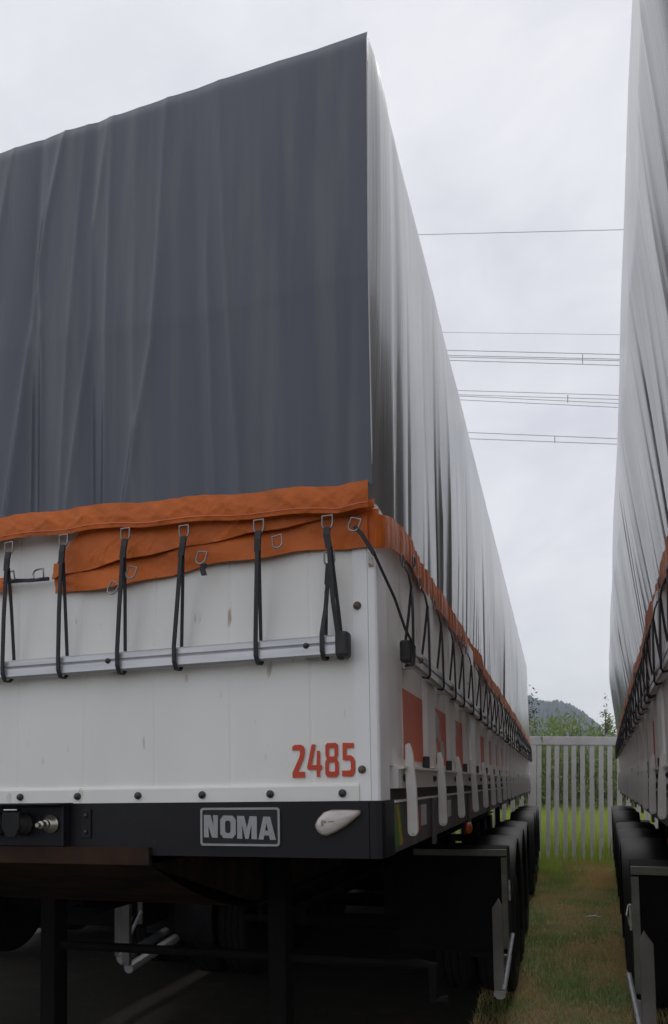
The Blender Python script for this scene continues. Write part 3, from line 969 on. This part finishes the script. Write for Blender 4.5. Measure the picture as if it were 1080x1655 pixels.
            m.ribbon([(xt + (xb - xt) * .2, yo - .003, zt - .09), (xt + (xb - xt) * .6, yo, zt - .26 if zt > 2.5 else zt - .17), (xb, -.066, 2.20), (xb - .001, -.064, 2.15), (xb + .002, -.055, 2.126),
                      (xb + .004, -.038, 2.126), (xb + .004, -.026, 2.135)], (1, 0, 0), .0125, .006)
            m.ribbon([(xb + .004, -.026, 2.135), (xb + sp, -.024, 2.20), (xt + (xb - xt) * .5 + sp * .6, -.05, 2.38 if zt > 2.5 else 2.33), (xt + (xb - xt) * .2 + .003, yo + .004, zt - .09)], (1, 0, 0), .010, .005)
            s = P('strap', m.mesh('strap', 'strap'))
            obj('ring', RING, s, (xt, yo + .002, zt))
        # corner strap pulled diagonally to the side rail's end
        cs = P('strap', MB().ribbon([(-.052, -.065, 2.515), (-.03, -.062, 2.49), (.004, -.052, 2.43)], (1, 0, .5), .013, .005)
               .tube([(0, -.052, 2.44), (.040, .06, 2.32), (.056, .13, 2.24), (.074, .19, 2.19), (.070, .195, 2.135), (.04, .197, 2.130)], .0048, 6).mesh('strap', 'strap', smooth='auto'))
        # pale cord standing in for sky light caught on the curtain's seam edge
        P('edge_glint', MB().tube([(.005, -.058 + .05 * max(0, 2.70 + 1.39 * t - 3.29), 2.70 + 1.39 * t) for t in [i / 20 for i in range(21)]], .0022, 6).mesh('edge_glint', 'logo', smooth=True))
        # paper label on the corner post
        P('label_sticker', MB().box(-.024, -.009, -.0125, -.0112, 2.405, 2.45).mesh('label_sticker', 'paper'))

        # fleet number
        def dg(pts):
            return [(-.2805 + (X / 6 + 460 - 473) * .00199, 1.871 - (Y / 6 + 1180 - 1206) * .00190) for X, Y in pts]
        digits = [
            [[(83, 162), (108, 145), (170, 145), (195, 163), (205, 190), (203, 240), (190, 290), (137, 408), (205, 408), (205, 465), (83, 465), (83, 415), (150, 270), (158, 235), (158, 205), (150, 195), (83, 197)]],
            [[(275, 145), (312, 148), (268, 347), (320, 347), (326, 210), (352, 210), (352, 347), (373, 350), (370, 391), (352, 392), (350, 462), (320, 462), (320, 392), (232, 388), (227, 365)]],
            [[(424, 138), (508, 138), (527, 158), (527, 255), (512, 291), (530, 320), (533, 430), (513, 465), (422, 465), (402, 430), (403, 320), (420, 291), (407, 255), (407, 158)],
             [(446, 186), (440, 194), (440, 260), (448, 268), (487, 268), (494, 260), (494, 194), (488, 186)],
             [(443, 322), (436, 330), (436, 405), (443, 413), (490, 413), (497, 405), (497, 330), (490, 322)]],
            [[(572, 140), (678, 145), (678, 190), (608, 192), (608, 262), (650, 262), (675, 285), (687, 320), (685, 420), (668, 455), (640, 463), (563, 460), (563, 405), (638, 405), (647, 393), (648, 330), (638, 310), (572, 306)]],
        ]
        for d in digits:
            P('numeral', flat_letters('numeral', [dg(lp) for lp in d], 'red', .002), (0, -.0052, 0))

        # maker's plate
        def pl(pts):
            return [(-.583 + (X - 140) * (.266 / 380), 1.681 - (Y - 172 + (X - 330) * .03) * (.115 / 170)) for X, Y in pts]
        np_ = P('name_plate', MB().box(-.580, -.320, -.022, -.0185, 1.567, 1.680).mesh('name_plate', 'badge_back', bevel=.001))
        obj('plate_frame', flat_letters('plate_frame', [rrect(-.585, -.316, 1.564, 1.683, .010), rrect(-.5785, -.3225, 1.5705, 1.6765, .006)], 'badge', .005), np_, (0, -.0225, 0))
        for lp in ([[(155, 207), (187, 207), (203, 258), (200, 207), (224, 207), (224, 311), (196, 311), (177, 260), (180, 311), (155, 311)]],
                   [[(252, 207), (296, 207), (312, 226), (312, 292), (296, 311), (252, 311), (236, 292), (236, 226)], [(266, 231), (260, 239), (260, 280), (266, 288), (281, 288), (287, 280), (287, 239), (281, 231)]],
                   [[(319, 207), (352, 207), (366, 262), (380, 207), (413, 207), (414, 311), (388, 311), (388, 245), (374, 311), (358, 311), (343, 247), (344, 311), (319, 311)]],
                   [[(445, 207), (476, 207), (504, 311), (476, 311), (471, 292), (449, 292), (445, 311), (421, 311)], [(460, 238), (452, 270), (468, 270)]]):
            obj('letter', flat_letters('letter', [pl(q) for q in lp], 'badge', .004), np_, (0, -.0235, 0))

        # teardrop marker lamp
        ol = [(-.2005, 1.630), (-.192, 1.648), (-.172, 1.668), (-.149, 1.675), (-.10, 1.675), (-.064, 1.6735), (-.058, 1.669), (-.060, 1.660), (-.105, 1.625), (-.140, 1.606), (-.163, 1.597), (-.180, 1.600), (-.192, 1.609), (-.199, 1.620)]
        cx, cz = -.145, 1.64

        def sc(k):
            return [(cx + (x - cx) * k, cz + (z - cz) * k) for x, z in ol]
        n = len(ol)
        rim = MB()
        ml = P('marker_lamp', MB().prism(sc(1.0), 'y', -.030, -.0185).mesh('marker_lamp', 'lens_rim', bevel=.002))
        lv = []
        for k, y in ((.95, -.0305), (.92, -.036), (.78, -.0415), (.5, -.0445), (.2, -.0452)):
            lv += [(x, y, z) for x, z in sc(k)]
        lf = [(i * n + j, i * n + (j + 1) % n, (i + 1) * n + (j + 1) % n, (i + 1) * n + j) for i in range(4) for j in range(n)] + [tuple(4 * n + j for j in range(n))]
        obj('lens', MB().add(lv, lf).mesh('lens', 'lens', smooth=True), ml)
        obj('bulb_mark', flat_letters('bulb_mark', [[(-.176, 1.643), (-.168, 1.645), (-.168, 1.628), (-.176, 1.627)], [(-.166, 1.643), (-.160, 1.643), (-.160, 1.636), (-.166, 1.636)], [(-.155, 1.641), (-.135, 1.643), (-.135, 1.640), (-.155, 1.638)]], 'lens_rim', .001), ml, (0, -.0452, 0))

        # air and electric couplings
        cb = P('coupling_panel', MB().box(-1.52, -1.075, -.030, -.0185, 1.558, 1.69).box(-1.53, -1.068, -.095, -.013, 1.6975, 1.703).box(-1.085, -1.075, -.055, -.030, 1.56, 1.695).mesh('coupling_panel', 'black', bevel=.002))
        for x in (-1.356, -1.252, -1.46):
            gl = obj('socket', MB().lathe([(0, .038), (-.012, .040), (-.02, .034), (-.05, .032), (-.058, .026)], 'y', 18, (0, 0, 0)).mesh('socket', 'rubber', smooth='auto'), cb, (x, -.030, 1.632))
            obj('flap_lid', MB().prism([(-.034, .04), (.034, .04), (.036, -.012), (.016, -.045), (-.016, -.045), (-.036, -.012)], 'y', -.068, -.060).box(-.022, .022, -.07, -.04, .042, .052).mesh('flap_lid', 'mudguard', bevel=.003), cb, (x, -.030, 1.634))
            obj('hinge_pin', MB().tube([(-.025, 0, 0), (.028, 0, 0)], .004, 8).mesh('hinge_pin', 'chrome'), cb, (x, -.098, 1.682))
        obj('air_coupling', MB().lathe([(0, .030), (-.006, .031), (-.010, .026), (-.022, .019), (-.024, .015), (-.034, .015), (-.036, .011), (-.046, .011), (-.048, .013), (-.056, .013), (-.060, .007), (-.072, .007), (-.072, .003)], 'y', 20).mesh('air_coupling', 'brass', smooth='auto'), cb, (-1.142, -.0305, 1.632))
        br = P('bracket_plate', MB().box(-1.03, -.992, -.024, -.0185, 1.585, 1.68).mesh('bracket_plate', 'black', bevel=.002))
        for z in (1.605, 1.66):
            obj('bolt', BOLT, br, (-1.011, -.024, z), scale=(.6, .6, .6))
        # green and yellow sticker behind the bumper corner
        st = P('sticker', MB().prism([(.14, 1.545), (.262, 1.548), (.262, 1.683), (.14, 1.686)], 'x', .004, .0056).mesh('sticker', 'green'))
        obj('stripe', MB().prism([(.175, 1.684), (.205, 1.684), (.262, 1.56), (.262, 1.55), (.225, 1.549)], 'x', .0056, .0070).mesh('stripe', 'yellow'), st)


def root_empty(name, loc, rz, sx=1):
    o = bpy.data.objects.new(name, None)
    COL.objects.link(o)
    o.location = loc
    o.rotation_euler = (0, 0, rz)
    o.scale = (sx, 1, 1)
    return o


A = tag(root_empty('cargo_trailer', (0, 0, 0), 0), 'white trailer numbered 2485 under a black tarp with orange hem, front wall in view', 'trailer', 'trailers parked side by side')
build_trailer(A, 3, 0.0, 2)
B = tag(root_empty('cargo_trailer', (.8868 - .8 * .06105, -.1116 - .8 * .99813, 0), -rad(3.5), -1), 'tarp covered trailer at the right edge, only its grey side in view', 'trailer', 'trailers parked side by side')
build_trailer(B, 8, 0.10, 1, .75)
C = tag(root_empty('cargo_trailer', (-3.02, .25, 0), rad(.3)), 'dark trailer seen only beneath the numbered trailer, its wheels and guard bars', 'trailer', 'trailers parked side by side')
build_trailer(C, 5, 0.0, 0)

# ------------------------------------------------------------------ fence behind the trailers
fence = tag(root_empty('picket_fence', (-2.6, 13.75, 0), rad(5)), 'pale concrete picket fence closing the gap between the trailers', 'fence')
fence.rotation_euler = (0, rad(2.0), rad(5))
pick = MB().box(-.046, .046, -.022, .022, -.12, 2.64).mesh('picket', 'concrete', bevel=.005)
rngp = random.Random(4)
for k in range(40):
    obj('picket', pick, fence, (-.55 + k * .181 + rngp.uniform(-.004, .004), rngp.uniform(-.004, .004), rngp.uniform(-.01, .0)), (0, rngp.uniform(-.006, .006), 0))
obj('top_rail', MB().box(-.7, 6.7, -.040, .040, 2.63, 2.81).mesh('top_rail', 'concrete', bevel=.008), fence)
obj('bottom_rail', MB().box(-.7, 6.7, -.038, .038, -.1, .02).mesh('bottom_rail', 'concrete', bevel=.008), fence)
for x in (-.78, 2.58, 6.7):
    obj('post', MB().box(-.07, .07, -.06, .06, -.3, 2.805).mesh('post', 'concrete', bevel=.008), fence, (x, .03, 0))


# ------------------------------------------------------------------ vegetation
def blades(n, xr, yr, hr, wr, seed, lean=.35, den=None, zbase=gz):
    r = np.random.default_rng(seed)
    x = r.uniform(xr[0], xr[1], n)
    y = yr[0] + (yr[1] - yr[0]) * r.random(n)
    if den is not None:
        keep = r.random(n) < den(x, y)
        x, y = x[keep], y[keep]
    n = len(x)
    a = r.uniform(0, 2 * np.pi, n)
    hh = r.uniform(hr[0], hr[1], n) * r.uniform(.6, 1.0, n)
    w = r.uniform(wr[0], wr[1], n)
    la, ll = r.uniform(0, 2 * np.pi, n), r.uniform(0, lean, n) * hh
    z = np.array([zbase(a_, b_) for a_, b_ in zip(x, y)])
    dx, dy = np.cos(a) * w, np.sin(a) * w
    lx, ly = np.cos(la) * ll, np.sin(la) * ll
    V = np.empty((n, 5, 3))
    V[:, 0] = np.stack([x - dx, y - dy, z - .01], 1)
    V[:, 1] = np.stack([x + dx, y + dy, z - .01], 1)
    V[:, 2] = np.stack([x + dx * .8 + lx * .35, y + dy * .8 + ly * .35, z + hh * .55], 1)
    V[:, 3] = np.stack([x - dx * .8 + lx * .35, y - dy * .8 + ly * .35, z + hh * .55], 1)
    V[:, 4] = np.stack([x + lx, y + ly, z + hh], 1)
    b = np.arange(n)[:, None] * 5
    quads = (b + np.array([[0, 1, 2, 3]]))
    tris = (b + np.array([[3, 2, 4]]))
    return V.reshape(-1, 3), quads, tris


def np_mesh(name, V, quads, tris, mat):
    me = bpy.data.meshes.new(name)
    nq, nt_ = len(quads), len(tris)
    me.vertices.add(len(V))
    me.vertices.foreach_set('co', V.astype(np.float32).ravel())
    loops = np.concatenate([quads.ravel(), tris.ravel()]).astype(np.int32)
    me.loops.add(len(loops))
    me.loops.foreach_set('vertex_index', loops)
    me.polygons.add(nq + nt_)
    starts = np.concatenate([np.arange(nq) * 4, nq * 4 + np.arange(nt_) * 3]).astype(np.int32)
    me.polygons.foreach_set('loop_start', starts)
    me.update(calc_edges=True)
    me.validate()
    me.materials.append(M[mat])
    return me


def patch(x, y):
    return .72 + .28 * np.sin(x * 2.1 + 1.3 * np.sin(y * .9)) * np.sin(y * 1.3 + .6)


sets = [blades(95000, (-.15, 2.1), (1.0, 13.7), (.02, .085), (.002, .0042), 1, 1.1, patch),
        blades(16000, (-9, 7), (-3, 13.6), (.02, .07), (.002, .005), 2, .9, lambda x, y: ((x > 3.9) | (y < -.2) | (x < -6.3)) * .9),
        blades(9000, (-.2, 2.3), (10.8, 13.9), (.05, .20), (.002, .005), 3, .8)]
off, VV, QQ, TT = 0, [], [], []
for v_, q_, t_ in sets:
    VV.append(v_); QQ.append(q_ + off); TT.append(t_ + off); off += len(v_)
tag(obj('short_grass', np_mesh('short_grass', np.concatenate(VV), np.concatenate(QQ), np.concatenate(TT), 'grass')),
    'short dry grass between the parked trailers', 'grass', kind='stuff')

sets = [blades(42000, (-3.5, 6), (13.95, 25), (.55, 1.15), (.004, .010), 6, .45),
        blades(16000, (-18, 20), (14.2, 27), (.6, 1.2), (.006, .014), 7, .45),
        blades(900, (-.4, 2.2), (13.2, 13.9), (.12, .42), (.003, .006), 8, .6),
        blades(500, (.05, .55), (11.6, 13.4), (.10, .38), (.003, .006), 9, .7)]
off, VV, QQ, TT = 0, [], [], []
for v_, q_, t_ in sets:
    VV.append(v_); QQ.append(q_ + off); TT.append(t_ + off); off += len(v_)
tag(obj('tall_grass', np_mesh('tall_grass', np.concatenate(VV), np.concatenate(QQ), np.concatenate(TT), 'tall')),
    'tall bright green grass behind the picket fence', 'grass', kind='stuff')


def leaf_cloud(pos, size, seed, aspect=2.6, up=.5):
    """one pointed leaf (2 tris as a quad) at each position"""
    r = np.random.default_rng(seed)
    n = len(pos)
    d = r.normal(size=(n, 3))
    d[:, 2] += up * 2
    d /= np.linalg.norm(d, axis=1)[:, None]
    s = np.cross(d, r.normal(size=(n, 3)))
    s /= np.linalg.norm(s, axis=1)[:, None]
    ln = size * r.uniform(.6, 1.3, n)[:, None]
    V = np.stack([pos, pos + d * ln * .5 + s * ln / aspect * .5, pos + d * ln, pos + d * ln * .5 - s * ln / aspect * .5], 1).reshape(-1, 3)
    q = np.arange(n)[:, None] * 4 + np.array([[0, 1, 2, 3]])
    return V, q


# thicket of tall shoots beyond the field: too dense to count
r = np.random.default_rng(21)
pos = []
stem = MB()
for k in range(950):
    if k < 600:
        x, y = r.uniform(-3, 7), r.uniform(25, 33)
    else:
        x, y = r.uniform(-22, 26), r.uniform(25.5, 34)
    e = interp(x, [-3, -.3, .4, .8, 1.2, 2.2, 4, 8], [4.1, 4.0, 4.4, 4.5, 4.15, 3.85, 4.0, 4.3])
    hgt = e * r.uniform(.55, 1.03) * (1 + (y - 28) * .012)
    lx, ly = r.normal(0, .35, 2)
    m = int(46 * hgt / 4.5)
    t = r.uniform(.10, 1, m) ** .8
    spread = .40 * (1 - t * .72) + .05
    pos.append(np.stack([x + lx * t + r.normal(0, 1, m) * spread, y + ly * t + r.normal(0, 1, m) * spread, hgt * t], 1))
    if k < 600 and k % 3 == 0:
        stem.tube([(x, y, 0), (x + lx * .5, y + ly * .5, hgt * .5), (x + lx, y + ly, hgt * .97)], [.03, .02, .006], 4)
V, q = leaf_cloud(np.concatenate(pos), .26, 22, 3.4, .7)
tk = tag(obj('thicket', np_mesh('thicket', V, q, np.zeros((0, 3), int), 'shrub')), 'dense green thicket of tall shoots behind the fence', 'thicket', kind='stuff')
obj('stems', stem.mesh('stems', 'bark'), tk)


def tree(name, label, base, hgt, crown_c, crown_r, n, size, mat, seed, sparse=False):
    r = np.random.default_rng(seed)
    root = tag(root_empty(name, base, 0), label, 'tree')
    tr = MB()
    tips = []
    tr.tube([(0, 0, 0), (.05, .03, hgt * .35), (-.03, .05, hgt * .62), (0, 0, hgt * .9)], [hgt * .016, hgt * .012, hgt * .008, hgt * .002], 8)
    for k in range(13):
        z0 = hgt * r.uniform(.35, .85)
        a = r.uniform(0, 6.28)
        rr = crown_r * r.uniform(.6, 1.0) * (1.15 - z0 / hgt * .5)
        e = Vector((math.cos(a) * rr, math.sin(a) * rr, min(hgt * 1.0, z0 + rr * r.uniform(.5, 1.3))))
        s = Vector((0, 0, z0))
        mid = (s + e) / 2 + Vector((0, 0, -.08 * rr))
        tr.tube([s, mid, e], [hgt * .006, hgt * .004, hgt * .0012], 5)
        tips += [mid, e]
        for j in range(3):
            e2 = mid + Vector(r.normal(0, rr * .35, 3))
            tr.tube([mid, e2], [hgt * .003, hgt * .001], 4)
            tips.append(e2)
    obj('trunk', tr.mesh('trunk', 'bark'), root)
    tips.append(Vector((0, 0, hgt)))
    tp = np.array([list(t) for t in tips])
    idx = r.integers(0, len(tp), n)
    pos = tp[idx] + r.normal(0, 1, (n, 3)) * crown_r * (.13 if sparse else .30)
    if not sparse:
        extra = np.array(crown_c) + r.normal(0, .42, (n // 2, 3)) * np.array([crown_r, crown_r, hgt * .28])
        pos = np.concatenate([pos, extra])
    V, q = leaf_cloud(pos, size, seed + 1, 2.2, .1)
    obj('crown', np_mesh('crown', V, q, np.zeros((0, 3), int), mat), root)
    return root


tree('dark_tree', 'dark green tree rising beside the end of the numbered trailer', (-3.75, 60, 0), 9.0, (0, 0, 5.4), 2.4, 9000, .26, 'leaf_dark', 31)
tree('young_tree', 'thin young tree with sparse leaves above the thicket', (3.25, 40, 0), 6.3, (0, 0, 4), .75, 520, .17, 'shrub', 41, True)
for i, (x, y, hh, cr) in enumerate(((-14, 70, 10, 3.2), (14, 62, 8, 2.6))):
    tree('broad_tree', ['broad dark tree far to the left behind the trailers', 'broad dark tree far to the right behind the trailers'][i], (x, y, 0), hh, (0, 0, hh * .6), cr, 5000, .4, 'leaf_dark', 50 + i)


tw = MB().tube([(-.10, -.01, .018), (-.03, .0, .024), (.04, .012, .03), (.11, .006, .026)], [.004, .011, .013, .006], 7).tube([(.03, .01, .03), (.07, .05, .05)], [.006, .003], 5)
tag(obj('twig', tw.mesh('twig', 'paper', smooth=True), loc=(.86, 7.4, .05)), 'pale twig lying in the dry grass between the trailers', 'twig')


# ------------------------------------------------------------------ power lines
def wire_pts(p0, p1, sag=.0, n=10, ext=6):
    p0, p1 = Vector(p0), Vector(p1)
    d = p1 - p0
    a, b = p0 - d * ext, p1 + d * ext
    out = []
    for i in range(n + 1):
        t = i / n
        p = a.lerp(b, t)
        out.append(p)
    return out


def line(label, wires, spacers, rads):
    root = tag(root_empty('power_line', (0, 75, 40), 0), label, 'power line', 'overhead power lines')
    o0 = Vector((0, 75, 40))
    for (p0, p1), rr in zip(wires, rads):
        obj('conductor', MB().tube([p - o0 for p in wire_pts(p0, p1)], rr, 5).mesh('conductor', 'wire'), root)
    for a, b in spacers:
        obj('spacer', MB().tube([Vector(a) - o0, Vector(b) - o0], .045, 5).mesh('spacer', 'wire'), root)


W = lambda x0, z0, x1, z1, y=75: ((x0, y, z0 + .0), (x1, y, z1 + .0))
line('topmost thin single overhead wire crossing the sky', [W(-11.99, 63.26, 9.30, 58.49)], [], [.030])
line('very thin wire just above the upper cable bundle', [W(-9.65, 51.40, 8.36, 47.43)], [], [.020])
line('upper bundle of four overhead cables with a spacer',
     [W(-9.22, 49.27, 8.29, 45.34), W(-9.23, 48.92, 8.28, 45.08, 75.4), W(-9.11, 48.47, 8.26, 44.69), W(-9.11, 48.33, 8.25, 44.42, 75.4)], [((4.64, 75, 46.1), (4.61, 75, 45.1))], [.034] * 4)
line('middle bundle of overhead cables with a spacer',
     [W(-8.2, 44.52, 8.01, 41.07), W(-8.2, 44.25, 8.0, 40.85, 75.4), W(-8.21, 43.9, 7.98, 40.22), W(-8.21, 43.68, 7.98, 40.0, 75.4)], [((3.04, 75, 42.0), (3.0, 75, 41.2))], [.030] * 4)
line('lowest pair of overhead cables with a spacer', [W(-7.32, 39.66, 7.67, 36.57), W(-7.34, 38.97, 7.65, 35.99)], [((1.61, 75, 37.8), (1.58, 75, 37.1))], [.034] * 2)

# ------------------------------------------------------------------ hazy air
HAZE_DENSITY = 0.0006
hm = bpy.data.materials.new('haze_air')
hm.use_nodes = True
hn = hm.node_tree
for nd in list(hn.nodes):
    hn.nodes.remove(nd)
ho = hn.nodes.new('ShaderNodeOutputMaterial')
hv = hn.nodes.new('ShaderNodeVolumePrincipled')
hv.inputs['Color'].default_value = (0.90, 0.96, 1.0, 1)
hv.inputs['Density'].default_value = HAZE_DENSITY
hn.links.new(hv.outputs['Volume'], ho.inputs['Volume'])
hz_ = MB().box(-760, 760, -220, 880, -3.5, 140).mesh('haze', hm)
tag(obj('haze', hz_), 'pale damp air veiling the far hill', 'haze', kind='stuff')
